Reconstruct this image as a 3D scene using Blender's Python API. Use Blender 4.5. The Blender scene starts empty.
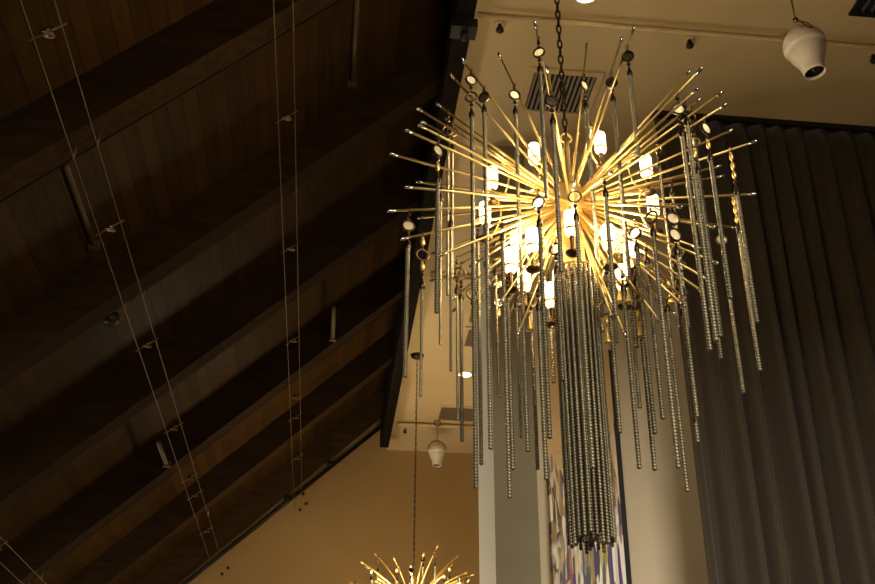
import bpy, math, random
from mathutils import Vector, Matrix
random.seed(11)
S = bpy.context.scene
COL = S.collection
EYE = 1.5                                   # camera height above the floor
V = Vector

# ------------------------------------------------------------------ camera
F = 1040.0
pitch, yaw, roll = math.radians(28.3), math.radians(6.05), math.radians(.4)
fw = V((math.sin(yaw)*math.cos(pitch), math.cos(yaw)*math.cos(pitch), math.sin(pitch)))
r0 = V((math.cos(yaw), -math.sin(yaw), 0)); u0 = r0.cross(fw)
rt = r0*math.cos(roll) + u0*math.sin(roll)
up = -r0*math.sin(roll) + u0*math.cos(roll)
cam_d = bpy.data.cameras.new('camera'); cam = bpy.data.objects.new('camera', cam_d); COL.objects.link(cam)
cam_d.sensor_fit = 'HORIZONTAL'; cam_d.sensor_width = 36; cam_d.lens = 36*F/875
cam_d.clip_start = .05; cam_d.clip_end = 100
M4 = Matrix((rt, up, -fw)).transposed().to_4x4(); M4.translation = V((0, 0, EYE)); cam.matrix_world = M4
S.camera = cam
ORG = V((0, 0, EYE))
def ray(x, y):
    return (fw*F + rt*(x-437.5) - up*(y-292)).normalized()
def on_z(x, y, z):
    d = ray(x, y); return ORG + d*((z-EYE)/d.z)
def on_y(x, y, Y):
    d = ray(x, y); return ORG + d*(Y/d.y)
def proj(p):
    q = p-ORG; z = q.dot(fw); return 437.5+F*q.dot(rt)/z, 292-F*q.dot(up)/z
def on_sphere(x, y, c, r, sign):
    """point of the sphere (c, r) seen at a place: sign -1 its near side, +1 its far side, 0 its rim"""
    d = ray(x, y); t = (c-ORG).dot(d); p = ORG+d*t; h2 = r*r-(p-c).length_squared
    if h2 <= 0: return c+(p-c).normalized()*r
    return p+d*(sign*math.sqrt(h2))

# --------------------------------------------------------------- materials
def lin(c):
    return tuple(((v/255)/12.92 if v/255 <= .04045 else ((v/255+.055)/1.055)**2.4) for v in c)+(1,)
def mat(name, col, rough=.6, metal=0., emit=None, strength=0.):
    m = bpy.data.materials.new(name); m.use_nodes = True
    b = m.node_tree.nodes['Principled BSDF']
    b.inputs['Base Color'].default_value = lin(col); b.inputs['Roughness'].default_value = rough
    b.inputs['Metallic'].default_value = metal
    if emit:
        b.inputs['Emission Color'].default_value = lin(emit); b.inputs['Emission Strength'].default_value = strength
    return m
def N(m, t, **kw):
    n = m.node_tree.nodes.new(t)
    for k, v in kw.items():
        if k in n.inputs: n.inputs[k].default_value = v
        else: setattr(n, k, v)
    return n
def L(m, a, b): m.node_tree.links.new(a, b)
def bsdf(m): return m.node_tree.nodes['Principled BSDF']
def mottled(name, c1, c2, scale, rough=.7, bump=.0, metal=0., stretch=(1, 1, 1), bscale=None):
    m = mat(name, c1, rough, metal)
    tc = N(m, 'ShaderNodeTexCoord'); mp = N(m, 'ShaderNodeMapping'); mp.inputs['Scale'].default_value = stretch
    L(m, tc.outputs['Object'], mp.inputs['Vector'])
    no = N(m, 'ShaderNodeTexNoise', Scale=scale, Detail=5.0); L(m, mp.outputs[0], no.inputs['Vector'])
    r = N(m, 'ShaderNodeValToRGB'); r.color_ramp.elements[0].color = lin(c1); r.color_ramp.elements[1].color = lin(c2)
    r.color_ramp.elements[0].position = .35; r.color_ramp.elements[1].position = .65
    L(m, no.outputs['Fac'], r.inputs[0]); L(m, r.outputs[0], bsdf(m).inputs['Base Color'])
    if bump:
        n2 = N(m, 'ShaderNodeTexNoise', Scale=bscale or scale*20, Detail=2.0); L(m, mp.outputs[0], n2.inputs['Vector'])
        bp = N(m, 'ShaderNodeBump', Strength=bump, Distance=.01); L(m, n2.outputs['Fac'], bp.inputs['Height']); L(m, bp.outputs[0], bsdf(m).inputs['Normal'])
    return m
CEIL = mottled('ceiling_paint', (210, 182, 132), (202, 174, 125), 1.2, .85, .15, bscale=60)
WALLFAR = mottled('ochre_paint', (166, 132, 80), (159, 125, 74), .8, .85, .1, bscale=60)
BEIGE = mottled('beige_paint', (196, 180, 152), (190, 174, 147), .8, .8, .1, bscale=60)
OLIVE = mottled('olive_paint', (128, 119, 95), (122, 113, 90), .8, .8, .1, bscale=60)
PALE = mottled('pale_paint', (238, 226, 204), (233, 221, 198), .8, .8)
FLOORM = mottled('floor_carpet', (44, 37, 28), (36, 30, 23), 2., .9)
PANELW = mottled('brown_panelling', (84, 66, 46), (72, 56, 38), 2., .7)
BRASS = mottled('brushed_brass', (238, 204, 124), (226, 188, 108), 14, .44, metal=.95)
BRASSD = mottled('aged_brass', (120, 96, 60), (96, 76, 48), 20, .42, metal=1.)
SILVER = mottled('satin_silver', (216, 210, 196), (200, 194, 182), 14, .25, metal=1.)
STEEL = mottled('gunmetal_chain', (148, 136, 106), (124, 114, 90), 60, .52, metal=.85)
STEELD = mottled('dark_chain', (126, 116, 92), (106, 98, 78), 60, .54, metal=.85)
BRONZE = mottled('dark_bronze', (70, 58, 42), (52, 42, 30), 30, .35, metal=.9)
BLACKM = mat('black_metal', (34, 30, 25), .5, .3)
PEARL = mottled('pearl_inlay', (238, 218, 178), (226, 202, 158), 60, .35)
def capiz():
    m = bpy.data.materials.new('capiz_shell'); m.use_nodes = True; nt = m.node_tree; nt.nodes.clear()
    o = N(m, 'ShaderNodeOutputMaterial'); mx = N(m, 'ShaderNodeMixShader'); mx.inputs[0].default_value = .5
    no = N(m, 'ShaderNodeTexNoise', Scale=70.0, Detail=3.0); r = N(m, 'ShaderNodeValToRGB')
    r.color_ramp.elements[0].color = lin((232, 206, 160)); r.color_ramp.elements[1].color = lin((248, 228, 190)); L(m, no.outputs['Fac'], r.inputs[0])
    a, b = N(m, 'ShaderNodeBsdfDiffuse'), N(m, 'ShaderNodeBsdfTranslucent')
    for k in (a, b): L(m, r.outputs[0], k.inputs['Color'])
    L(m, a.outputs[0], mx.inputs[1]); L(m, b.outputs[0], mx.inputs[2]); L(m, mx.outputs[0], o.inputs[0]); return m
PEARL = capiz()
DARKSHELL = mottled('dark_shell_inlay', (44, 36, 26), (92, 72, 44), 80, .25)
SHADE = mat('lit_glass_shade', (255, 244, 220), .3, 0, (255, 236, 196), 8)
BOTTOMG = mat('lit_glass_cup', (255, 240, 210), .3, 0, (255, 206, 130), 5)
DOWN = mat('lit_downlight', (255, 250, 240), .4, 0, (255, 226, 180), 30)
WHITEP = mottled('white_plastic', (214, 200, 180), (206, 192, 172), 6, .28)
TRIMW = mat('white_trim', (222, 208, 182), .5)
PIPEP = mottled('painted_pipe', (204, 176, 126), (196, 168, 120), 6, .5)
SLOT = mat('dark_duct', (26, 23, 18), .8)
LOUVRE = mat('louvre_metal', (128, 108, 76), .5)
RAFTER = mottled('dark_stained_rafter', (54, 37, 17), (42, 28, 13), 3, .9, .2, stretch=(1, 6, 6))
BEAMM = mottled('dark_stained_beam', (28, 21, 12), (20, 15, 9), 3, .85, .2, stretch=(8, 1, 8))
CONDUIT = mat('brown_conduit', (80, 62, 36), .6)
CABLE = mat('cable_wire', (104, 84, 54), .5, .5)

def plank_mat():
    m = mat('stained_planks', (80, 52, 26), .62)
    tc = N(m, 'ShaderNodeTexCoord'); sp = N(m, 'ShaderNodeSeparateXYZ'); L(m, tc.outputs['Object'], sp.inputs[0])
    k = N(m, 'ShaderNodeMath', operation='MULTIPLY'); k.inputs[1].default_value = 1/.084; L(m, sp.outputs['X'], k.inputs[0])
    fl = N(m, 'ShaderNodeMath', operation='FLOOR'); L(m, k.outputs[0], fl.inputs[0])
    fr = N(m, 'ShaderNodeMath', operation='FRACT'); L(m, k.outputs[0], fr.inputs[0])
    wn = N(m, 'ShaderNodeTexWhiteNoise', noise_dimensions='1D'); L(m, fl.outputs[0], wn.inputs['W'])
    mp = N(m, 'ShaderNodeMapping'); mp.inputs['Scale'].default_value = (9, 1.2, 9); L(m, tc.outputs['Object'], mp.inputs['Vector'])
    no = N(m, 'ShaderNodeTexNoise', Scale=2.5, Detail=6.0); L(m, mp.outputs[0], no.inputs['Vector'])
    ad = N(m, 'ShaderNodeMath', operation='MULTIPLY_ADD'); ad.inputs[1].default_value = .4; L(m, wn.outputs['Value'], ad.inputs[0]); L(m, no.outputs['Fac'], ad.inputs[2])
    r = N(m, 'ShaderNodeValToRGB'); e = r.color_ramp.elements
    e[0].position = .35; e[0].color = lin((46, 30, 9)); e[1].position = 1.; e[1].color = lin((66, 43, 14))
    L(m, ad.outputs[0], r.inputs[0])
    gp = N(m, 'ShaderNodeMath', operation='LESS_THAN'); gp.inputs[1].default_value = .05; L(m, fr.outputs[0], gp.inputs[0])
    mx = N(m, 'ShaderNodeMix', data_type='RGBA'); L(m, gp.outputs[0], mx.inputs[0]); L(m, r.outputs[0], mx.inputs[6]); mx.inputs[7].default_value = lin((28, 19, 9))
    L(m, mx.outputs[2], bsdf(m).inputs['Base Color'])
    return m
PLANK = plank_mat()
for m in (PLANK, RAFTER, BEAMM): bsdf(m).inputs['Specular IOR Level'].default_value = .08

def curtain_mat():
    m = mat('curtain_cloth', (84, 66, 46), .85)
    tc = N(m, 'ShaderNodeTexCoord')
    vo = N(m, 'ShaderNodeTexVoronoi', Scale=22.0); L(m, tc.outputs['Object'], vo.inputs['Vector'])
    lt = N(m, 'ShaderNodeMath', operation='LESS_THAN'); lt.inputs[1].default_value = .06; L(m, vo.outputs['Distance'], lt.inputs[0])
    no = N(m, 'ShaderNodeTexNoise', Scale=90.0, Detail=3.0); L(m, tc.outputs['Object'], no.inputs['Vector'])
    r = N(m, 'ShaderNodeValToRGB'); r.color_ramp.elements[0].color = lin((44, 34, 20)); r.color_ramp.elements[1].color = lin((60, 47, 28))
    L(m, no.outputs['Fac'], r.inputs[0])
    mx = N(m, 'ShaderNodeMix', data_type='RGBA'); L(m, lt.outputs[0], mx.inputs[0]); L(m, r.outputs[0], mx.inputs[6]); mx.inputs[7].default_value = lin((150, 122, 84))
    L(m, mx.outputs[2], bsdf(m).inputs['Base Color'])
    bsdf(m).inputs['Sheen Weight'].default_value = .15
    return m
CURTAIN = curtain_mat()

def painting_mat():
    m = mat('abstract_paint', (190, 170, 140), .6)
    tc = N(m, 'ShaderNodeTexCoord'); sp = N(m, 'ShaderNodeSeparateXYZ'); L(m, tc.outputs['Object'], sp.inputs[0])
    def strokes(scale, stops, rnd_):
        mp = N(m, 'ShaderNodeMapping'); mp.inputs['Scale'].default_value = scale; L(m, tc.outputs['Object'], mp.inputs['Vector'])
        wob = N(m, 'ShaderNodeTexNoise', Scale=3.0, Detail=3.0); L(m, tc.outputs['Object'], wob.inputs['Vector'])
        ad = N(m, 'ShaderNodeMix', data_type='RGBA', blend_type='ADD'); ad.inputs[0].default_value = rnd_; L(m, mp.outputs[0], ad.inputs[6]); L(m, wob.outputs['Color'], ad.inputs[7])
        vo = N(m, 'ShaderNodeTexVoronoi', Scale=1.0, Randomness=1.0); vo.voronoi_dimensions = '3D'; L(m, ad.outputs[2], vo.inputs['Vector'])
        sc = N(m, 'ShaderNodeSeparateColor'); L(m, vo.outputs['Color'], sc.inputs[0])
        r = N(m, 'ShaderNodeValToRGB'); r.color_ramp.interpolation = 'CONSTANT'; el = r.color_ramp.elements
        while len(el) > 1: el.remove(el[-1])
        el[0].position = 0; el[0].color = lin(stops[0])
        for k, c in enumerate(stops[1:]):
            q = el.new((k+1)/len(stops)); q.color = lin(c)
        L(m, sc.outputs[0], r.inputs[0])
        return r, vo
    low, _ = strokes((50, 1, 3.4), [(222, 216, 200), (30, 36, 82), (214, 204, 180), (150, 134, 62), (228, 222, 208), (96, 84, 56), (232, 228, 216), (74, 34, 104), (206, 196, 176), (150, 66, 30), (222, 214, 196), (70, 66, 80), (186, 170, 110), (40, 52, 60)], .9)
    mid, _ = strokes((56, 1, 6.5), [(208, 190, 150), (82, 62, 38), (226, 212, 180), (160, 126, 76), (110, 92, 78), (214, 200, 170), (134, 104, 62), (196, 170, 122), (66, 52, 40), (176, 160, 150)], 1.4)
    # worked from bare gold ground above to heavy paint below
    top_n = N(m, 'ShaderNodeTexNoise', Scale=6.0, Detail=6.0); L(m, tc.outputs['Object'], top_n.inputs['Vector'])
    a = N(m, 'ShaderNodeMath', operation='MULTIPLY_ADD'); a.inputs[1].default_value = 1.4; L(m, top_n.outputs['Fac'], a.inputs[0]); L(m, sp.outputs['Z'], a.inputs[2])
    sx1 = N(m, 'ShaderNodeMath', operation='MULTIPLY_ADD'); sx1.inputs[1].default_value = -.6; L(m, sp.outputs['X'], sx1.inputs[0]); L(m, a.outputs[0], sx1.inputs[2])
    g1 = N(m, 'ShaderNodeMapRange'); g1.inputs['From Min'].default_value = 3.5; g1.inputs['From Max'].default_value = 3.62; L(m, sx1.outputs[0], g1.inputs['Value'])
    sx = N(m, 'ShaderNodeMath', operation='MULTIPLY_ADD'); sx.inputs[1].default_value = -1.1; L(m, sp.outputs['X'], sx.inputs[0]); L(m, a.outputs[0], sx.inputs[2])
    g2 = N(m, 'ShaderNodeMapRange'); g2.inputs['From Min'].default_value = 2.45; g2.inputs['From Max'].default_value = 2.9; L(m, sx.outputs[0], g2.inputs['Value'])
    m1 = N(m, 'ShaderNodeMix', data_type='RGBA'); L(m, g2.outputs[0], m1.inputs[0]); L(m, low.outputs[0], m1.inputs[6]); L(m, mid.outputs[0], m1.inputs[7])
    m2 = N(m, 'ShaderNodeMix', data_type='RGBA'); L(m, g1.outputs[0], m2.inputs[0]); L(m, m1.outputs[2], m2.inputs[6]); m2.inputs[7].default_value = lin((188, 152, 96))
    L(m, m2.outputs[2], bsdf(m).inputs['Base Color'])
    return m
PAINTING = painting_mat()

# ------------------------------------------------------------ mesh builder
class MB:
    def __init__(s): s.v = []; s.f = []; s.mi = []; s.sm = []
    def add(s, vs, fs, mi=0, smooth=False):
        o = len(s.v); s.v += [tuple(p) for p in vs]
        for f in fs: s.f.append(tuple(i+o for i in f)); s.mi.append(mi); s.sm.append(smooth)
    def box(s, a, b, mi=0, M=None):
        vs = [V((x, y, z)) for z in (a[2], b[2]) for y in (a[1], b[1]) for x in (a[0], b[0])]
        if M: vs = [M @ p for p in vs]
        s.add(vs, [(0, 2, 3, 1), (4, 5, 7, 6), (0, 1, 5, 4), (2, 6, 7, 3), (0, 4, 6, 2), (1, 3, 7, 5)], mi)
    def tube(s, pts, r, n=6, mi=0, closed=False, cap=True):
        pts = [V(p) for p in pts]; k = len(pts)
        rr = r if isinstance(r, (list, tuple)) else [r]*k
        vs = []; ref = None
        for i, p in enumerate(pts):
            a = pts[(i-1) % k] if (i > 0 or closed) else p
            b = pts[(i+1) % k] if (i < k-1 or closed) else p
            t = (b-a).normalized()
            if ref is None: ref = V((0, 0, 1)) if abs(t.z) < .9 else V((1, 0, 0))
            x = (ref - t*ref.dot(t)).normalized(); ref = x; y = t.cross(x)
            vs += [p + (x*math.cos(2*math.pi*j/n) + y*math.sin(2*math.pi*j/n))*rr[i] for j in range(n)]
        fs = []
        for i in range(k if closed else k-1):
            i2 = (i+1) % k
            fs += [(i*n+j, i*n+(j+1) % n, i2*n+(j+1) % n, i2*n+j) for j in range(n)]
        if cap and not closed: fs += [tuple(range(n-1, -1, -1)), tuple((k-1)*n+j for j in range(n))]
        s.add(vs, fs, mi, True)
    def lathe(s, prof, n=12, c=(0, 0, 0), mi=0, M=None, cap=True, smooth=True):
        c = V(c); vs = []
        for r, z in prof:
            for j in range(n):
                p = V((r*math.cos(2*math.pi*j/n), r*math.sin(2*math.pi*j/n), z))
                vs.append(c + (M @ p if M else p))
        fs = []; k = len(prof)
        for i in range(k-1): fs += [(i*n+j, i*n+(j+1) % n, (i+1)*n+(j+1) % n, (i+1)*n+j) for j in range(n)]
        if cap: fs += [tuple(range(n-1, -1, -1)), tuple((k-1)*n+j for j in range(n))]
        s.add(vs, fs, mi, smooth)
    def ring(s, c, R, r, ax=V((0, 1, 0)), n=14, m=6, mi=0):
        ax = V(ax).normalized(); a = ax.orthogonal().normalized(); b = ax.cross(a)
        s.tube([V(c)+(a*math.cos(2*math.pi*i/n)+b*math.sin(2*math.pi*i/n))*R for i in range(n)], r, m, mi, closed=True)
    def ball(s, c, r, n=8, mi=0, sz=1.):
        s.lathe([(max(1e-4, r*math.sin(math.pi*i/6)), -r*sz*math.cos(math.pi*i/6)) for i in range(7)], n, c, mi)
    def mesh(s, name, mats):
        me = bpy.data.meshes.new(name); me.from_pydata(s.v, [], s.f)
        for m in (mats if isinstance(mats, (list, tuple)) else [mats]): me.materials.append(m)
        me.polygons.foreach_set('material_index', s.mi); me.polygons.foreach_set('use_smooth', s.sm); me.update(); return me
    def obj(s, name, mats, parent=None):
        o = bpy.data.objects.new(name, s.mesh(name, mats)); COL.objects.link(o)
        if parent: o.parent = parent
        return o
def tag(o, label, cat, group=None, kind=None):
    o['label'] = label; o['category'] = cat
    if group: o['group'] = group
    if kind: o['kind'] = kind
    return o
def thing(name, label, cat, loc=(0, 0, 0), group=None):
    o = bpy.data.objects.new(name, None); COL.objects.link(o); o.location = loc; o.empty_display_size = .1
    return tag(o, label, cat, group)
def mshare(name, me, parent, loc=(0, 0, 0), rot=None):
    o = bpy.data.objects.new(name, me); COL.objects.link(o); o.parent = parent; o.location = loc
    if rot is not None: o.rotation_euler = rot
    return o

# -------------------------------------------------------------------- room
H = 5.5 + EYE                      # flat ceiling
YF = 15.4; XL, XR, YB = -4.46, 7.2, -5.0
XE = .85                           # edge of the flat ceiling
SL = .944; Z0 = 5.31 + EYE         # sloped ceiling: z = Z0 + SL*x
DROP = .42
def slab(name, a, b, m, label, cat='wall'):
    b_ = MB(); b_.box(a, b); return tag(b_.obj(name, m), label, cat, kind='structure')
slab('floor', (XL-.2, YB-.2, -.1), (XR+.2, YF+.2, 0), FLOORM, 'brown carpeted floor of the hall under everything', 'floor')
slab('ceiling', (XE, YB, H), (XR, YF, H+.25), CEIL, 'flat tan painted ceiling above the chandeliers', 'ceiling')
slab('wall_far', (XL-.2, YF, 0), (XR+.2, YF+.2, H+1.4), WALLFAR, 'ochre gable wall at the far end of the hall')
slab('wall_side', (XR, YB, 0), (XR+.2, YF, H), PANELW, 'plain brown wall closing the far right side')
# sloped plank ceiling
xa, xb = XL-.2, XE+.2
m_ = MB(); t = .1
vs = [(xa, YB, Z0+SL*xa), (xb, YB, Z0+SL*xb), (xb, YF, Z0+SL*xb), (xa, YF, Z0+SL*xa)]
m_.add(vs+[(x, y, z+t) for x, y, z in vs], [(0, 3, 2, 1), (4, 5, 6, 7), (0, 1, 5, 4), (1, 2, 6, 5), (2, 3, 7, 6), (3, 0, 4, 7)])
tag(m_.obj('ceiling_sloped', PLANK), 'dark stained sloping plank ceiling on the left', 'ceiling', kind='structure')
# back wall and left wall with window openings that let the daylight in
zl = Z0+SL*XL
def wall_with_hole(name, along, fixed, a, b, z1, hole, thick, m, label):
    h0, h1, hz0, hz1 = hole; q = MB()
    def bx(p, r, zz0, zz1):
        if along == 'x': q.box((p, fixed-thick, zz0), (r, fixed, zz1))
        else: q.box((fixed-thick, p, zz0), (fixed, r, zz1))
    bx(a, h0, 0, z1); bx(h1, b, 0, z1); bx(h0, h1, 0, hz0); bx(h0, h1, hz1, z1)
    return tag(q.obj(name, m), label, 'wall', kind='structure')
HOLE_B = (.6, 6.4, .8, 6.2)
wall_with_hole('wall_back', 'x', YB, XL-.2, XR+.2, H+1.3, HOLE_B, .2, PANELW, 'brown wall behind the viewer with a wide window')
HOLE_L = (9.3, 13.2, .5, 2.1)
wall_with_hole('wall_left', 'y', XL, YB, YF, zl+.02, HOLE_L, .2, BEIGE, 'low beige wall under the sloping ceiling, with windows')
def window(name, along, fixed, hole, n, label):
    a, b, z0, z1 = hole; q = MB()
    def bx(p, r, zz0, zz1):
        if along == 'x': q.box((p, fixed-.13, zz0), (r, fixed-.07, zz1))
        else: q.box((fixed-.13, p, zz0), (fixed-.07, r, zz1))
    w = .05
    bx(a, b, z0, z0+w); bx(a, b, z1-w, z1)
    for i in range(n+1):
        p = a+(b-a-w)*i/n; bx(p, p+w, z0+w, z1-w)
    return tag(q.obj(name, TRIMW), label, 'window', kind='structure')
window('window_1', 'x', YB, HOLE_B, 5, 'wide white framed window behind the viewer')
window('window_2', 'y', XL, HOLE_L, 3, 'row of white framed windows in the low left wall')
# partition wall with the pier at its end
YP = 7.4
xp0, xp1 = 1.215, 1.54
slab('wall_right', (xp1, YP, 0), (XR, YP+.25, H), BEIGE, 'beige partition wall behind the chandelier, beside the curtain')
q = MB()
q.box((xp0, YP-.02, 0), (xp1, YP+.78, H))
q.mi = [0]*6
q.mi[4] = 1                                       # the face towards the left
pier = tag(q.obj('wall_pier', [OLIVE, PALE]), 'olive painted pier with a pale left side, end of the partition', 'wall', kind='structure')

# rafters
for i, (Y, lab) in enumerate(zip([1.12, 2.96, 4.80, 6.62, 8.42, 10.25, 12.09, 13.93], [
        'dark sloping rafter nearest above the viewer', 'dark sloping rafter at the top left corner of the picture',
        'dark sloping rafter crossing the upper left, with a thin conduit', 'dark sloping rafter crossing the middle left, second in full view from the top',
        'dark sloping rafter crossing left of the chandelier, third in full view from the top', 'dark sloping rafter with a conduit, third up from the ochre wall',
        'dark sloping rafter, second up from the ochre wall', 'dark sloping rafter lowest in view, along the ochre wall'])):
    q = MB(); x0, x1 = XL, XE-.1; w = .2
    zb = lambda x: Z0+SL*x-DROP
    vs = [(x0, Y, zb(x0)), (x1, Y, zb(x1)), (x1, Y, zb(x1)+DROP+.03), (x0, Y, zb(x0)+DROP+.03)]
    q.add(vs+[(x, y+w, z) for x, y, z in vs], [(0, 1, 2, 3), (7, 6, 5, 4), (0, 4, 5, 1), (1, 5, 6, 2), (2, 6, 7, 3), (3, 7, 4, 0)])
    r = tag(q.obj('roof_beam', RAFTER), lab, 'rafter', 'rafters under the sloping ceiling', 'structure')
    if i in (2, 5):                               # conduit along the lower back edge
        q = MB(); p = [V((x, Y+w+.015, zb(x)+.02)) for x in (x0+.1, x1-.05)]
        q.tube(p, .016, 6)
        q.obj('conduit', BEAMM, r)
# edge beam
q = MB()
q.box((XE-.13, YB, H-.16), (XE, 14.85, Z0+SL*(XE-.1)+.05))
tag(q.obj('roof_beam', BEAMM), 'long dark beam where the sloping and flat ceilings meet', 'beam', None, 'structure')
q = MB(); q.tube([V((XE+.012, y, H-.03)) for y in (YB+.1, 14.8)], .012, 6)
tag(q.obj('conduit', BLACKM), 'dark conduit running along the long ceiling edge beam', 'conduit')
q = MB()
q.box((XE-.16, 5.66, H-.24), (XE+.03, 5.8, H-.16)); q.tube([V((XE-.06, 5.73, H-.17)), V((XE-.06, 5.73, H-.3))], .03, 8)
tag(q.obj('junction_box', BLACKM), 'dark junction box under the edge beam at the top of the view', 'box')

# fittings on the sloped ceiling: short conduits lying against the planks
def zplank(x): return Z0+SL*x
def hitplane(x, y, z0):
    d = ray(x, y); t_ = (z0-EYE)/(d.z-SL*d.x); return ORG+d*t_
for (a, b, lab, dz) in [((355, -20), (355, 82), 'short conduit running up the planks near the top centre', .03), ((62, 168), (98, 245), 'short pale conduit on the planks beside the left pair of cables', .03),
                        ((333, 308), (333, 351), 'short conduit by the rafters left of the hanging discs', DROP-.05), ((157, 443), (170, 470), 'short conduit by the rafters below the left pair of cables', DROP-.05)]:
    p, r = hitplane(*a, Z0-dz), hitplane(*b, Z0-dz); xm = (p.x+r.x)/2; q = MB()
    yr = min(r.y, 10.24) if dz > .1 else r.y
    p = V((xm, p.y, zplank(xm)-dz)); r = V((xm, yr, zplank(xm)-dz))
    q.tube([p, r], .022, 8); q.box((xm-.035, yr-.05, r.z-.03), (xm+.035, yr-.002, r.z+.03))
    tag(q.obj('conduit', CONDUIT), lab, 'conduit')
p = hitplane(110, 318, Z0-.06)
q = MB(); q.lathe([(.07, .03), (.07, -.02), (.05, -.05)], 12, (p.x, p.y, zplank(p.x)-.06)); q.tube([(p.x, p.y-.12, zplank(p.x)-.03), (p.x, p.y, zplank(p.x)-.03)], .02, 6)
tag(q.obj('ceiling_fixture', BLACKM), 'small dark fixture on the planks at the middle left', 'fixture')

# cable light runs under the rafters
def cable_run(x, sep, y0, y1, heads, label, z):
    t_ = thing('cable_light', label, 'cable light', (x, y0, z), 'low voltage cable lights under the rafters')
    for s in (-1, 1):
        q = MB(); q.tube([V((s*sep/2, 0, s*sep*.4)), V((s*sep/2, y1-y0, s*sep*.4))], .0036, 5); q.obj('cable', CABLE, t_)
    for y in heads:
        q = MB(); q.tube([V((-sep/2-.02, y-y0, -sep*.4-.016)), V((sep/2+.02, y-y0, sep*.4+.016))], .006, 6)
        h = q.obj('crossbar', CABLE, t_)
        q = MB(); q.ring(V((0, y-y0, -.012)), .031, .008, V((.1, -.25, 1)), 16, 6)
        q.lathe([(.026, 0), (.02, .03), (.01, .05)], 12, V((0, y-y0, -.01)), M=Matrix.Rotation(-.2, 3, 'X'))
        q.obj('lamp_head', BRASSD, h)
    for Y in (4.8, 6.62, 8.42, 10.25, 12.09, 13.93):
        if y0 < Y < y1:
            for s in (-1, 1):
                q = MB(); q.tube([V((s*sep/2, Y-y0+.1, s*sep*.4-.01)), V((s*sep/2, Y-y0+.1, .085+s*.05))], .006, 6); q.obj('cable_support', CABLE, t_)
def heads_from(pts, z): return [on_z(x, y, z).y for x, y in pts]
z1 = Z0-DROP-.11+SL*-1.45
cable_run(-1.45, .115, 2.5, 13.9, heads_from([(49, 32), (116, 228), (153, 345), (175, 428), (192, 478), (197, 495), (211, 531)], z1), 'pair of cables with small ring lamps on the far left, the long slanting run', z1)
z2 = Z0-DROP-.1+SL*-.43
cable_run(-.43, .105, 2.5, 14.9, heads_from([(291, 117), (294, 248), (295, 340), (297, 397), (297, 417), (300, 458)], z2), 'pair of cables with small ring lamps running nearly upright left of the chandelier', z2)
z3 = Z0-DROP-.11+SL*-2.72
cable_run(-2.72, .11, 2.5, 13.9, heads_from([(11, 548)], z3), 'pair of cables with a ring lamp crossing the bottom left corner', z3)

# far wall: dark pipe along the gable with clamps, bolts
a, b = on_y(168, 597, YF-.06), on_y(383, 425, YF-.06)
t_ = thing('wall_pipe', 'dark pipe running up the ochre gable wall under the rafter', 'pipe', a)
q = MB(); q.tube([V((0, 0, 0)), b-a], .03, 8); q.obj('pipe', BLACKM, t_)
for x, y in ((330, 464), (287, 498)):
    c = on_y(x, y, YF-.06)-a; q = MB()
    d = (b-a).normalized(); n_ = V((-d.z, 0, d.x))
    q.tube([c-d*.03, c+d*.03], .045, 8); q.tube([c, c+n_*.17], .018, 6); q.box((-.04, .0, -.04), (.04, .06, .04), M=Matrix.Translation(c+V((0, -.005, 0))))
    q.obj('clamp', BLACKM, t_)
for pts, lab, g in (([(303, 494), (306, 504), (300, 510)], 'small dark bolt in the cluster of three on the ochre wall', 'three bolts on the ochre wall'),
                    ([(228, 568), (222, 574)], 'small dark bolt at the lower left of the ochre wall', 'lower bolts on the ochre wall')):
    for x, y in pts:
        c = on_y(x, y, YF); q = MB(); q.lathe([(.022, 0), (.022, .02), (.014, .03)], 8, c, M=Matrix.Rotation(math.pi/2, 3, 'X'))
        tag(q.obj('wall_bolt', BLACKM), lab, 'bolt', g)

# ------------------------------------------------ fittings of the flat ceiling
def sprinkler(x, y, lab):
    t_ = thing('pendant_sprinkler', lab, 'sprinkler', (x, y, H), 'sprinkler heads on the flat ceiling')
    q = MB(); q.lathe([(.045, 0), (.045, -.01), (.02, -.014)], 12); q.obj('escutcheon', PIPEP, t_)
    q = MB(); q.lathe([(.016, -.012), (.016, -.05), (.03, -.055), (.03, -.075), (.01, -.085)], 10); q.obj('nozzle', BLACKM, t_)
for y, lab, xs in ((5.74, 'tan sprinkler pipe across the ceiling above the chandelier', (.9, XR)), (9.74, 'tan sprinkler pipe across the ceiling behind the left of the chandelier', (.95, XR)), (14.15, 'tan sprinkler pipe across the ceiling by the ochre wall', (.93, XR))):
    t_ = thing('sprinkler_pipe', lab, 'pipe', (xs[0], y, H-.045))
    q = MB(); q.tube([V((0, 0, 0)), V((xs[1]-xs[0]-.02, 0, 0))], .02 if y < 9 else .026, 10); q.obj('pipe', PIPEP, t_)
    for x in (.6, 2.33, 3.9, 5.2):
        q = MB(); q.box((x-.012, -.03, -.026), (x+.012, .03, .034)); q.box((x-.008, -.07, .034), (x+.008, .07, .0445)); q.obj('clip', PIPEP, t_)
sprinkler(1.078, 5.86, 'small dark sprinkler at the top left of the flat ceiling'); sprinkler(2.547, 5.86, 'small dark sprinkler above the right arms of the chandelier'); sprinkler(4.02, 5.86, 'small dark sprinkler at the right edge near the white speaker')
p = on_z(405, 428, H); sprinkler(p.x, p.y, 'small dark sprinkler near the far white speaker')

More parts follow.
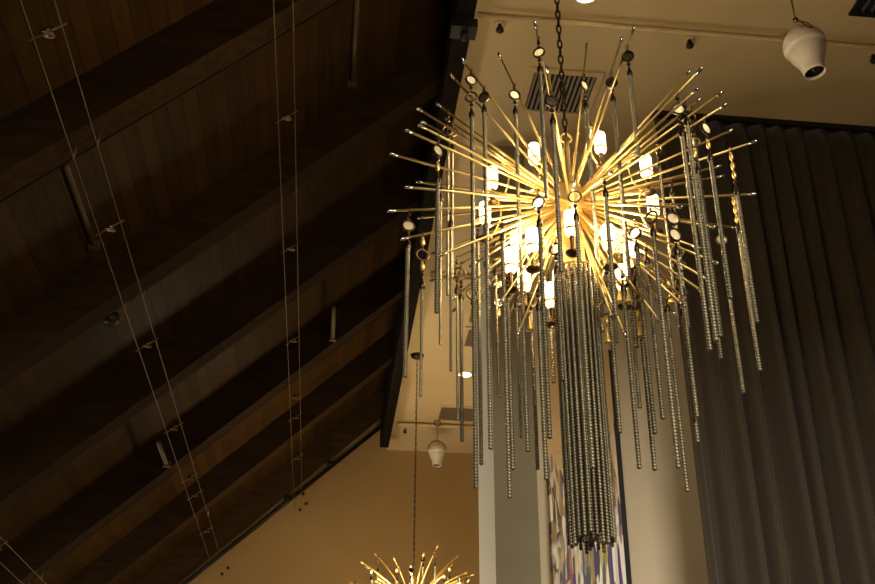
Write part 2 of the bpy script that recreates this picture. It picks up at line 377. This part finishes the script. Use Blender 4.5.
def vent(x0, x1, y0, y1, lab, edge_strip=True, slats=9, dark=False):
    t_ = thing('ceiling_vent', lab, 'vent', ((x0+x1)/2, (y0+y1)/2, H)); w, d = (x1-x0)/2, (y1-y0)/2
    q = MB(); q.box((-w, -d, -.004), (w, d, 0)); q.obj('duct', SLOT, t_)
    e = .05; q = MB()
    fm = SLOT if dark else TRIMW
    q.box((-w-e, -d-e, -.018), (w+e, -d, 0)); q.box((-w-e, d, -.018), (w+e, d+e, 0)); q.box((-w-e, -d, -.018), (-w, d, 0)); q.box((w, -d, -.018), (w+e, d, 0))
    q.obj('edge_strip', BLACKM if dark else CEIL, t_)
    q = MB()
    for i in range(slats):
        x = -w+(i+.5)*2*w/slats
        q.box((-.011, -d, -.002), (.011, d, .001), M=Matrix.Translation((x, 0, -.012)) @ Matrix.Rotation(.75, 4, 'Y'))
    q.obj('louvre', BLACKM if dark else LOUVRE, t_)
vent(1.44, 1.95, 6.36, 6.84, 'square louvred vent directly behind the top of the chandelier', slats=13)
vent(1.5, 2.1, 13.5, 14.0, 'louvred vent near the ochre wall by the far white speaker', slats=20)
p, r = on_z(464, 345, H), on_z(464, 328, H)
vent(p.x, p.x+.5, p.y-.0, r.y, 'vent half hidden by the hanging chains on the left', slats=18) if p.y < r.y else vent(p.x, p.x+.5, r.y, p.y, 'vent half hidden by the hanging chains on the left', slats=18)
vent(3.68, 4.3, 4.9, 5.41, 'dark vent in the top right corner', dark=True)
def downlight(x, y, lab):
    t_ = thing('downlight', lab, 'downlight', (x, y, H), 'recessed lights in the flat ceiling')
    q = MB(); q.lathe([(.078, -.001), (.1, -.001), (.1, -.008), (.078, -.014), (.078, -.001)], 24, cap=False); q.obj('trim_ring', TRIMW, t_)
    q = MB(); q.lathe([(.078, -.006), (.05, -.008), (.0005, -.0085)], 24, cap=False); q.obj('lens', DOWN, t_)
p = on_z(465, 374, H); downlight(p.x, p.y, 'lit round downlight on the left behind the hanging chains')
p = on_z(586, -6, H); downlight(p.x, p.y, 'lit round downlight cut by the top edge of the picture')

# white acorn speakers
def speaker(c, size, lab, tilt, loops):
    t_ = thing('hanging_speaker', lab, 'speaker', c, 'white pendant speakers')
    s = size/2; R_ = Matrix.Rotation(-tilt*.3, 3, 'X') @ Matrix.Rotation(-tilt, 3, 'Y')
    q = MB()
    prof = [(.02, 1.32), (.2, 1.26), (.36, 1.08), (.62, .86), (.86, .6), (.98, .3), (1., .08), (1., -.06), (.97, -.1), (.9, -.13), (.88, -.3), (.82, -.55), (.68, -.85), (.57, -1.12), (.52, -1.4), (.52, -1.62), (.5, -1.64), (.47, -1.62), (.47, -1.3), (.52, -1.1), (.3, -1.0), (.01, -1.0)]
    q.lathe([(r*s, z*s) for r, z in prof], 32, M=R_, cap=False); q.obj('housing', WHITEP, t_)
    q = MB(); q.lathe([(.46*s, -1.18*s), (.36*s, -1.16*s), (.12*s, -1.3*s), (.08*s, -1.52*s), (.001, -1.54*s)], 20, M=R_, cap=False)
    q.lathe([(.46*s, -1.19*s), (.46*s, -1.5*s)], 20, M=R_, cap=False); q.obj('driver_cone', BLACKM, t_)
    q = MB(); top = H-c[2]; hook = R_ @ V((0, 0, 1.35*s))
    if loops:
        q.tube([hook+V((.0, 0, .06)), V((hook.x-.03, hook.y, top))], .003, 5); q.tube([hook+V((.0, 0, .06)), V((hook.x+.03, hook.y, top))], .003, 5)
        q.ball(hook+V((0, 0, .05)), .018)
        q.tube([hook+V((0, 0, .05)), R_ @ V((-.2*s, -.75*s, .82*s)), R_ @ V((-.12*s, -1.0*s, .3*s)), R_ @ V((.05*s, -1.02*s, .3*s)), R_ @ V((.08*s, -.75*s, .82*s)), hook+V((0, 0, .05))], .004, 5)
    else:
        q.tube([hook, V((hook.x, hook.y, top))], .005, 5)
        pts = [R_ @ V((s*1.02*math.cos(a), 0, s*.3+s*1.05*math.sin(a))) for a in [math.pi*i/10 for i in range(11)]]
        q.tube(pts, .008, 5); q.ring(V((hook.x, hook.y, top-.06)), .045, .008, V((0, 1, 0)))
    q.obj('suspension_wire', BRASSD, t_)
d = ray(805, 47); c = ORG+d*(4.5/d.y); speaker(c, .25, 'white acorn shaped speaker hanging at the top right', .12, True)
d = ray(437, 452); c = ORG+d*(14.0/d.y); speaker(c, .25, 'white acorn shaped speaker far off near the ochre wall', 0., False)

# ----------------------------------------------------------------- curtain
YC = 6.78
q = MB(); x0, x1 = 2.535, 6.6; nx = 520; nz = 10; ztop = H-.045
rnd = random.Random(5); ph = [rnd.uniform(0, 6.3) for _ in range(8)]
def fold(x, v):
    u = x-x0
    w = u*1.0 + .03*math.sin(3.1*u+ph[0]) + .018*math.sin(7.3*u+ph[1]) + v*.03*math.sin(2.3*u+ph[2])
    a = (.074+.03*math.sin(2.1*u+ph[3])+.015*math.sin(5.3*u+ph[4]))*(.22+.78*v)
    s1 = math.sin(2*math.pi*w/(.19)+ph[5]); s2 = math.sin(2*math.pi*w/.43+ph[6])
    return a*(math.copysign(abs(s1)**.75, s1)*(.72+.28*(1-v))+.7*v*s2)
vs = []; fs = []
for k in range(nz+1):
    v = min(1, (k/nz)**.6*1.0)
    z = ztop-(ztop-.03)*(k/nz)**1.6
    for i in range(nx+1):
        x = x0+(x1-x0)*i/nx
        zz = z
        vs.append((x, YC+fold(x, v), zz))
w = nx+1
for k in range(nz):
    for i in range(nx): fs.append((k*w+i, k*w+i+1, (k+1)*w+i+1, (k+1)*w+i))
q.add(vs, fs, 0, True)
t_ = thing('curtain', 'tall dark brown pleated curtain hanging on the right', 'curtain', (0, 0, 0))
o = q.obj('curtain_cloth', CURTAIN, t_); md = o.modifiers.new('thickness', 'SOLIDIFY'); md.thickness = .006
q = MB(); q.box((x0-.02, YC-.05, H-.05), (x1, YC+.03, H-.001)); q.obj('curtain_track', BLACKM, t_)

# ---------------------------------------------------------------- painting
pa, pb = 1.60, 2.14; zt = on_y(600, 349, YP-.1).z
t_ = thing('painting', 'tall abstract canvas of streaky colours on the wall behind the chandelier', 'painting', (pa, YP-.03, 1.2))
q = MB(); q.box((.012, -.07, .01), (pb-pa, -.0, zt-1.2)); o = q.obj('canvas', PAINTING, t_)
q = MB(); q.box((0.03, 0, .03), (pb-pa-.03, .03, zt-1.23)); q.box((pb-pa+.002, -.05, 0), (pb-pa+.045, 0.03, zt-1.19)); q.obj('edge_strip', SLOT, t_)  # backing, plus a dark strip on the right standing in for the canvas's shadow

# --------------------------------------------------------------- chandelier
def rod_mesh(p, q_, r, bend=0.):
    b_ = MB(); d = q_-p
    if bend:
        pts = [p+d*t+V((0, 0, bend*(t-t*t*1.25)*d.length*4/3)) for t in [i/8 for i in range(9)]]
        b_.tube(pts, [r*(1-.35*i/8) for i in range(9)], 6)
        e = pts[-1]; dn = (pts[-1]-pts[-2]).normalized()
    else:
        b_.tube([p, q_], [r, r*.8], 8); e = q_; dn = d.normalized()
    b_.tube([e-dn*.03, e-dn*.012, e, e+dn*.008], [r*.9, r*1.12, r*1.2, r*.7], 8, 1)
    return b_
LINK = {}
def chain_mesh(length, r, pitch=.0128):
    n = max(4, int(length/pitch)); key = (n, r)
    if key in LINK: return LINK[key]
    b_ = MB(); prof = []
    for i in range(n):
        z = -i*pitch
        prof += [(r*.62, z), (r, z-pitch*.16), (r, z-pitch*.7), (r*.62, z-pitch*.84)]
    prof.append((r*.5, -n*pitch))
    b_.lathe(prof, 7, smooth=True)
    LINK[key] = b_; return b_
def lathe_mesh(prof, mats, n=14, **k):
    b_ = MB(); b_.lathe(prof, n, **k); return b_.mesh('m', mats)
def disc_mesh(face):
    b_ = MB(); R_ = Matrix.Rotation(math.pi/2, 3, 'X')
    b_.lathe([(.0225, -.005), (.0275, -.007), (.029, 0), (.0275, .007), (.0225, .005)], 20, mi=0, M=R_, cap=False)
    b_.lathe([(.0001, .0), (.0228, .0)], 20, mi=1, M=R_, cap=False)
    b_.lathe([(.0225, .005), (.0225, -.005)], 20, mi=0, M=R_, cap=False)
    b_.ring((0, 0, .034), .006, .0022, V((0, 1, 0)), 10, 5)
    return b_.mesh('medallion', [BRONZE, face])
def ring_mesh():
    b_ = MB(); b_.ring((0, 0, 0), .026, .0048, V((0, 1, 0)), 20, 6); b_.ring((0, 0, .034), .006, .0022, V((1, 0, 0)), 10, 5); return b_.mesh('ring', [BRASSD])
ME = dict(P=disc_mesh(PEARL), D=disc_mesh(DARKSHELL), R=ring_mesh())
b_ = MB(); b_.ball((0, 0, 0), .009, 10); b_.ring((0, 0, .012), .005, .002, V((0, 1, 0)), 8, 5); ME['bead'] = b_.mesh('bead', [BRONZE])
b_ = MB(); b_.ball((0, 0, 0), .010, 10, sz=1.9); b_.ring((0, 0, .022), .005, .002, V((0, 1, 0)), 8, 5); ME['drop'] = b_.mesh('drop', [BRASS])
ME['cap'] = lathe_mesh([(.002, .03), (.005, .026), (.006, .012), (.0085, .008), (.0125, -.002), (.013, -.022), (.011, -.026)], [BRONZE])
ME['bell'] = lathe_mesh([(.002, .05), (.005, .046), (.006, .02), (.009, .01), (.012, -.006), (.0165, -.016), (.0165, -.02), (.004, -.02)], [BRASS])
BULB = 8.8
SH = .112; SR = .0275
ME['shade'] = lathe_mesh([(.006, SH), (SR*.9, SH), (SR, SH-.006), (SR, .034), (SR, 0.026)], [SHADE], 20)
ME['cup'] = lathe_mesh([(SR*.95, .026), (SR*.96, .014), (SR*.8, .004), (.012, -.006)], [BOTTOMG], 20)
b_ = MB(); b_.lathe([(SR+.0005, .022), (SR+.003, .023), (SR+.003, .032), (SR+.0005, .033)], 20, cap=False); ME['band'] = b_.mesh('band', [BRASS])
ME['stem'] = lathe_mesh([(.013, -.004), (.011, -.012), (.0095, -.03), (.0095, -.075), (.012, -.08)], [BRASSD], 14)
ME['dish'] = lathe_mesh([(.002, -.074), (.026, -.076), (.033, -.082), (.032, -.088), (.02, -.096), (.004, -.099)], [BRASSD], 20)

def strand(root, P, charms, length, r, chain_m=None, yawr=None):
    """one hanging strand: the hook wire is the part, its charms and its chain are its pieces"""
    y = random.uniform(-.7, .7) if yawr is None else yawr
    z = -.012; items = []
    for c in charms:
        if c in 'PDR': z -= .042; items.append((c, z)); z -= .031
        elif c == 'b': z -= .014; items.append(('bead', z)); z -= .012
        elif c == 'd': z -= .026; items.append(('drop', z)); z -= .021
        elif c == 'B': z -= .055; items.append(('bell', z)); z -= .02
        elif c == '-': z -= .03
    if length: z -= .032; items.append(('cap', z)); z -= .024
    yw = [y+random.uniform(-.35, .35) for _ in items]
    b_ = MB(); b_.ring((0, 0, 0), .011, .0026, V((1, .3, 0)), 10, 5); pts = [V((0, 0, -.009))]
    for (k, zz), a in zip(items, yw):
        if k in 'PDR':
            rr = .0275 if k != 'R' else .026
            pts += [V((rr*math.sin(math.pi*t/8)*math.cos(a), rr*math.sin(math.pi*t/8)*math.sin(a), zz+rr*math.cos(math.pi*t/8))) for t in range(9)]
    pts.append(V((0, 0, z)))
    b_.tube(pts, .0017, 5)
    h = b_.obj('hanging_strand', BRASSD, root); h.location = P
    names = dict(P='pearl_medallion', D='dark_medallion', R='open_ring', bead='bead', drop='gold_drop', cap='tassel_cap', bell='bell_charm')
    for (k, zz), a in zip(items, yw): mshare(names[k], ME[k], h, (0, 0, zz), (0, 0, a))
    if length:
        c = chain_mesh(length, r).obj('chain_tassel', chain_m or STEEL, h); c.location = (0, 0, z+.003); c.rotation_euler = (0, 0, y)
    return h
def link_chain(root, z0, z1, r=.0045, pitch=.048, sz=.017):
    b_ = MB(); n = int((z1-z0)/pitch)
    for i in range(n+1):
        z = z0+(z1-z0)*i/n; ax = (1, 0) if i % 2 else (0, 1); pts = []
        for a in range(12):
            t = 2*math.pi*a/12; u = sz*.62*math.cos(t); w_ = (pitch*.66)*math.sin(t)
            pts.append(V((u*ax[0], u*ax[1], z+w_)))
        b_.tube(pts, r, 5, closed=True)
    return b_.obj('suspension_chain', BRONZE, root)
def lamp(root, P, toward):
    """upright candle lamp; P is the foot of its glass; the arm loops from a clamp above, on the hub side"""
    g = (toward*V((1, 1, 0))).normalized() if (toward*V((1, 1, 0))).length > .02 else V((1, 0, 0))
    A = P+g*.06+V((0, 0, .115)); Bp = P+V((0, 0, -.094))
    b_ = MB(); pts = []
    c1 = A+g*.055+V((0, 0, -.04)); c2 = Bp+g*.085+V((0, 0, .015))
    for i in range(13):
        t = i/12; pts.append(A*(1-t)**3+c1*3*t*(1-t)**2+c2*3*t*t*(1-t)+Bp*t**3)
    b_.tube([p-P for p in pts], .0042, 6); b_.ball(A-P, .013, 8)
    arm = b_.obj('lamp_arm', BRASS, root); arm.location = P
    l = bpy.data.lights.new('bulb', 'POINT'); l.energy = BULB; l.color = (1., .80, .50); l.shadow_soft_size = .012
    lo_ = bpy.data.objects.new('bulb', l); COL.objects.link(lo_); lo_.parent = arm; lo_.location = (0, 0, SH+.016)
    for n_, k in (('glass_shade', 'shade'), ('glass_cup', 'cup'), ('brass_band', 'band'), ('candle_stem', 'stem'), ('drip_dish', 'dish')): mshare(n_, ME[k], arm)
    return A

R0 = .84
d = ray(570, 203); CH = ORG+d*(3.87/d.y)
root = thing('chandelier', 'large brass starburst chandelier with lit shades and long hanging chains', 'chandelier', CH, 'starburst chandeliers')
# brass core
q = MB(); q.lathe([(.01, .34), (.014, .3), (.012, .12), (.03, .1), (.055, .085), (.062, .06), (.062, -.06), (.055, -.085), (.05, -.1), (.05, -.34), (.058, -.345), (.058, -.37), (.02, -.375)], 28); q.obj('hub', BRASS, root)
q = MB(); q.ring((0, 0, .36), .026, .006, V((0, 1, 0))); q.obj('hanging_loop', BRASS, root)
link_chain(root, .4, H-CH.z-.07)
q = MB(); q.lathe([(.006, -.06), (.02, -.05), (.07, -.03), (.08, 0)], 24, c=(0, 0, H-CH.z)); q.obj('ceiling_canopy', BRONZE, root)
TIPS = [(388, 153, -1), (406, 130, -1), (417, 108, 1), (421, 121, 1), (406, 187, -1), (389, 211, -1), (419, 218, 1), (402, 239, -1), (432, 254, 1), (431, 281, 1), (453, 311, 1),
        (450, 74, 1), (462, 59, 1), (445, 118, 1), (499, 54, 1), (535, 22, 1), (547, 67, -1), (587, 44, 1), (622, 38, 1), (634, 28, 1), (690, 71, 1), (701, 69, -1), (722, 92, 1),
        (725, 105, -1), (732, 130, 1), (757, 141, -1), (723, 176, 1), (755, 194, 1), (681, 207, -1), (714, 227, -1), (738, 228, 1), (717, 263, -1), (709, 280, -1), (684, 306, -1),
        (677, 316, 1), (660, 322, -1), (625, 335, -1), (518, 334, -1), (500, 303, -1), (472, 300, 1), (441, 255, -1), (700, 205, 1), (655, 300, 1), (505, 322, 1), (612, 318, -1)]
# strands: place on the arm, charms, lower end, thickness class, near/far side, dark?
ST = [(408, 212, 'bPb', 380, 1, -1), (422, 237, 'dRdb', 400, 0, -1), (438, 135, 'bPbd', 315, 1, -1), (441, 185, 'b', 347, 0, 1), (448, 112, 'bbRb', 298, 0, 1), (453, 123, 'Rb', 280, 0, 1), (449, 208, 'b', 375, 0, 1),
      (457, 258, 'bRb', 423, 0, 1), (463, 263, 'Rbb', 445, 1, -1), (473, 70, 'PbRb', 492, 1, -1), (485, 88, 'D', 452, 1, -1), (481, 210, 'Pb', 466, 1, 1), (501, 268, 'bPbPd', 0, 0, -1), (502, 222, 'b', 500, 1, -1), (488, 255, 'Pb', 350, 0, -1),
      (514, 88, 'Pb', 456, 1, -1), (538, 192, 'Pb', 442, 1, -1), (539, 39, 'bPb', 202, 1, -1), (550, 88, 'Db', 275, 1, -1), (555, 238, 'Pb', 385, 1, -1), (574, 186, 'Rb', 470, 1, -1), (584, 78, 'Pbb', 320, 1, -1),
      (612, 75, 'Db', 350, 1, -1), (629, 48, 'Db', 158, 1, 1), (618, 194, 'Pb', 410, 1, -1), (634, 222, 'P', 437, 1, -1), (654, 205, 'R', 470, 1, -1), (679, 92, 'bPbb', 352, 1, -1), (684, 101, 'bb', 345, 1, -1),
      (690, 107, 'Rb', 338, 1, 1), (696, 127, 'bRdb', 340, 1, 1), (708, 119, 'Pbd', 300, 1, -1), (733, 150, 'dddb', 325, 1, -1), (733, 194, 'ddd', 373, 1, 1), (696, 172, 'bRdd', 360, 1, 1), (656, 134, 'bRb', 330, 0, 1),
      (673, 206, 'PP', 300, 0, -1), (676, 240, 'RRd', 420, 1, -1), (719, 224, 'bPd', 395, 1, -1), (668, 278, 'dB', 0, 0, 1), (664, 282, 'R', 495, 1, -1), (678, 275, 'Rd', 446, 1, -1), (507, 272, 'bb', 472, 1, -1), (524, 252, 'b', 414, 1, 1),
      (530, 285, 'b', 472, 1, 1), (535, 288, 'bb', 483, 1, -1), (548, 270, 'b', 385, 1, 1), (611, 270, 'b', 345, 0, -1), (606, 262, 'bb', 437, 1, -1), (618, 280, 'bB', 0, 0, 1), (624, 276, 'b', 470, 1, -1), (634, 270, 'bRb', 455, 1, -1), (641, 262, 'b', 474, 1, 1),
      (657, 262, 'b', 388, 0, 1), (528, 288, 'RdB', 0, 0, -1), (472, 283, 'RbB', 0, 0, -1), (481, 288, 'RB', 0, 0, -1), (555, 306, 'bB', 0, 0, -1), (597, 308, 'bB', 0, 0, -1), (602, 300, 'RdB', 0, 0, -1), (633, 280, 'bB', 0, 0, -1), (642, 292, 'RdB', 0, 0, -1),
      (560, 322, 'bRb', 430, 0, 1), (516, 290, 'b', 440, 0, 1), (592, 300, 'b', 405, 0, 1), (495, 240, 'bRb', 400, 0, 1), (648, 250, 'b', 420, 1, 1), (671, 180, 'b', 330, 0, 1), (604, 178, 'b', 318, 1, -1)]
LAMPS = [(534, 153, .50, 1), (600, 142, .52, 1), (646, 166, .46, 1), (492, 177, .46, 1), (485, 212, .46, 1), (571, 222, .40, -1), (532, 239, .38, -1), (608, 236, .38, -1), (630, 254, .44, -1), (510, 259, .44, -1),
         (524, 278, .44, -1), (551, 294, .46, -1), (590, 293, .46, -1), (622, 276, .44, -1), (653, 205, .50, 1), (516, 240, .36, 1), (618, 240, .36, 1)]
rods = []
for x, y, s in TIPS:
    rods.append(on_sphere(x, y, CH, R0, s)-CH)
for x, y, r_, s in LAMPS:
    P = on_sphere(x, y, CH, r_, s)-V((0, 0, .065))
    A = lamp(root, P-CH, CH-P)
    rods.append(A.normalized()*(A.length+.03))
attach = []
for x, y, ch, ye, wd, s in ST:
    best = None
    for i, (tx, ty, ts) in enumerate(TIPS):
        ax, ay = tx-570, ty-203; l2 = ax*ax+ay*ay; f = ((x-570)*ax+(y-203)*ay)/l2
        if .3 < f < 1.0:
            e = math.hypot(x-570-ax*f, y-203-ay*f)
            if (ts == s or l2 > 150**2) and (best is None or e < best[0]): best = (e, i, f)
    if best and best[0] < 4: P = rods[best[1]]*best[2]
    else:
        D = math.hypot(x-570, y-203); rr = max(.5*R0, min(.92*R0, D/188*R0*1.12))
        P = on_sphere(x, y, CH, rr, s)-CH
        if len(rods) < 99: rods.append(P.normalized()*min(R0, P.length*1.2))
    # length from the height where the chain ends
    lo = CH+P; L_ = 0
    if ye:
        a_, b__ = 0., 3.
        for _ in range(30):
            mid = (a_+b__)/2
            if proj(lo-V((0, 0, mid)))[1] < ye: a_ = mid
            else: b__ = mid
        used = .012+.056+sum(dict(P=.073, D=.073, R=.073, b=.026, d=.047, B=.075).get(k, .03) for k in ch)
        L_ = max(.08, a_-used)
    attach.append((P, ch, L_, wd))
rnd = random.Random(3)
while len(rods) < 96:
    v = V((rnd.gauss(0, 1), rnd.gauss(0, 1), rnd.gauss(0, 1))).normalized()
    ok = True; tip = proj(CH+v*R0)
    for x, y, r_, sg in LAMPS:
        ax, ay = tip[0]-570, tip[1]-203; f = max(0, min(1, ((x-570)*ax+(y-203)*ay)/(ax*ax+ay*ay+1e-6)))
        if math.hypot(x-570-ax*f, y-203-ay*f) < 13: ok = False
    if ok: rods.append(v*R0*rnd.uniform(.75, 1.))
for v in rods:
    rod_mesh(v.normalized()*.04, v, .0062).obj('rod', [BRASS, SILVER], root)
for P, ch, L_, wd in attach:
    strand(root, P, ch, L_, .0098 if wd else .0068, STEEL if random.random() < .7 else STEELD)
# dense bundle of chains round the core
zend = 0.; a_, b__ = 0., 3.
for _ in range(30):
    mid = (a_+b__)/2
    if proj(CH-V((0, 0, mid)))[1] < 546: a_ = mid
    else: b__ = mid
for i in range(44):
    rr, an = (.089, i*2*math.pi/24) if i < 24 else ((.063, (i-24)*2*math.pi/14+.1) if i < 38 else (.03, (i-38)*2*math.pi/6))
    top = -.352+(0 if i < 24 else -.02)
    c = chain_mesh(a_+top+random.uniform(-.03, .02), .0078).obj('core_chain', STEEL if i % 3 else STEELD, root); c.location = (rr*math.cos(an), rr*math.sin(an), top); c.rotation_euler = (0, 0, an)
q = MB(); q.ring((0, 0, -.352), .088, .006, V((0, 0, 1)), 28, 6); q.ring((0, 0, -.372), .063, .006, V((0, 0, 1)), 20, 6); q.ring((0, 0, -.372), .03, .006, V((0, 0, 1)), 16, 6)
for k in range(4): q.tube([V((.045*math.cos(k*1.571), .045*math.sin(k*1.571), -.352)), V((.09*math.cos(k*1.571), .09*math.sin(k*1.571), -.352))], .005, 6)
q.obj('chain_ring', BRASS, root)

# the further chandelier
d = ray(413, 607); C2 = ORG+d*(11.85/d.y)
root2 = thing('chandelier', 'distant brass starburst chandelier cut off at the bottom edge, below a long thin chain', 'chandelier', C2, 'starburst chandeliers')
q = MB(); q.lathe([(.01, .34), (.014, .3), (.012, .12), (.03, .1), (.055, .085), (.062, .06), (.062, -.06), (.055, -.085), (.05, -.1), (.05, -.34), (.02, -.37)], 24); q.obj('hub', BRASS, root2)
link_chain(root2, .36, H-C2.z-.05, r=.0042, pitch=.04, sz=.014)
q = MB(); q.lathe([(.006, -.07), (.02, -.06), (.075, -.03), (.085, 0)], 24, c=(0, 0, H-C2.z)); q.obj('ceiling_canopy', BRONZE, root2)
T2 = [(375, 551), (438, 543), (361, 559), (458, 553), (467, 570), (350, 580), (452, 562), (394, 556), (424, 551), (470, 577), (378, 577), (444, 573)]
rods2 = [on_sphere(x, y, C2, .84, 0 if i % 3 else 1)-C2 for i, (x, y) in enumerate(T2)]
n2 = 52
for i in range(n2):
    z = 1-2*(i+.5)/n2; a = i*2.39996; s = math.sqrt(1-z*z)
    if z < .55: rods2.append(V((s*math.cos(a), s*math.sin(a), z))*.84*rnd.uniform(.85, 1))
for v in rods2:
    rod_mesh(v.normalized()*.04, v, .0095, .13 if v.z > .2 else .05).obj('rod', [BRASS, BRASS], root2)
for i, v in enumerate(rods2):
    if i < 36: strand(root2, v*rnd.uniform(.72, .92)+V((0, 0, .01)), rnd.choice(['P', 'bPb', 'D', 'bRb', 'bPb']), rnd.uniform(.5, .9), .0108)
BULB = 14.5
for i in range(14):
    a = i*2*math.pi/7+(.4 if i > 6 else 0); z = .02 if i < 7 else -.22; rr = .42 if i < 7 else .34
    lamp(root2, V((rr*math.cos(a), rr*math.sin(a), z)), -V((math.cos(a), math.sin(a), 0)))
for i in range(16):
    an = i*math.pi/8; c = chain_mesh(1.1, .0105).obj('core_chain', STEEL, root2); c.location = (.07*math.cos(an), .07*math.sin(an), -.35)

# ------------------------------------------------------------------- light
w = bpy.data.worlds.new('world'); S.world = w; w.use_nodes = True
w.node_tree.nodes['Background'].inputs[0].default_value = lin((150, 170, 200)); w.node_tree.nodes['Background'].inputs[1].default_value = .0
def daylight(name, loc, rot, sx, sy, power, col):
    l = bpy.data.lights.new(name, 'AREA'); l.shape = 'RECTANGLE'; l.size = sx; l.size_y = sy; l.energy = power; l.color = col
    o = bpy.data.objects.new(name, l); COL.objects.link(o); o.location = loc; o.rotation_euler = rot
lp = V((3.0, -9.5, 7.6)); ld = (V((2.2, YP, 2.2))-lp).normalized()
daylight('window_daylight_back', lp, ld.to_track_quat('-Z', 'Y').to_euler(), 6.0, 2.2, 6300, (1., .93, .8))
daylight('window_daylight_left', (XL-.3, (HOLE_L[0]+HOLE_L[1])/2, (HOLE_L[2]+HOLE_L[3])/2), (math.pi/2, 0, -math.pi/2), HOLE_L[1]-HOLE_L[0], HOLE_L[3]-HOLE_L[2], 320, (1., .9, .72))

vs_ = S.view_settings
vs_.view_transform = 'Standard'; vs_.look = 'None'; vs_.exposure = 0.; vs_.gamma = 1.; vs_.use_curve_mapping = False
S.cycles.use_denoising = True
S.cycles.max_bounces = 6; S.cycles.diffuse_bounces = 3; S.cycles.glossy_bounces = 5
S.cycles.sample_clamp_indirect = 6.
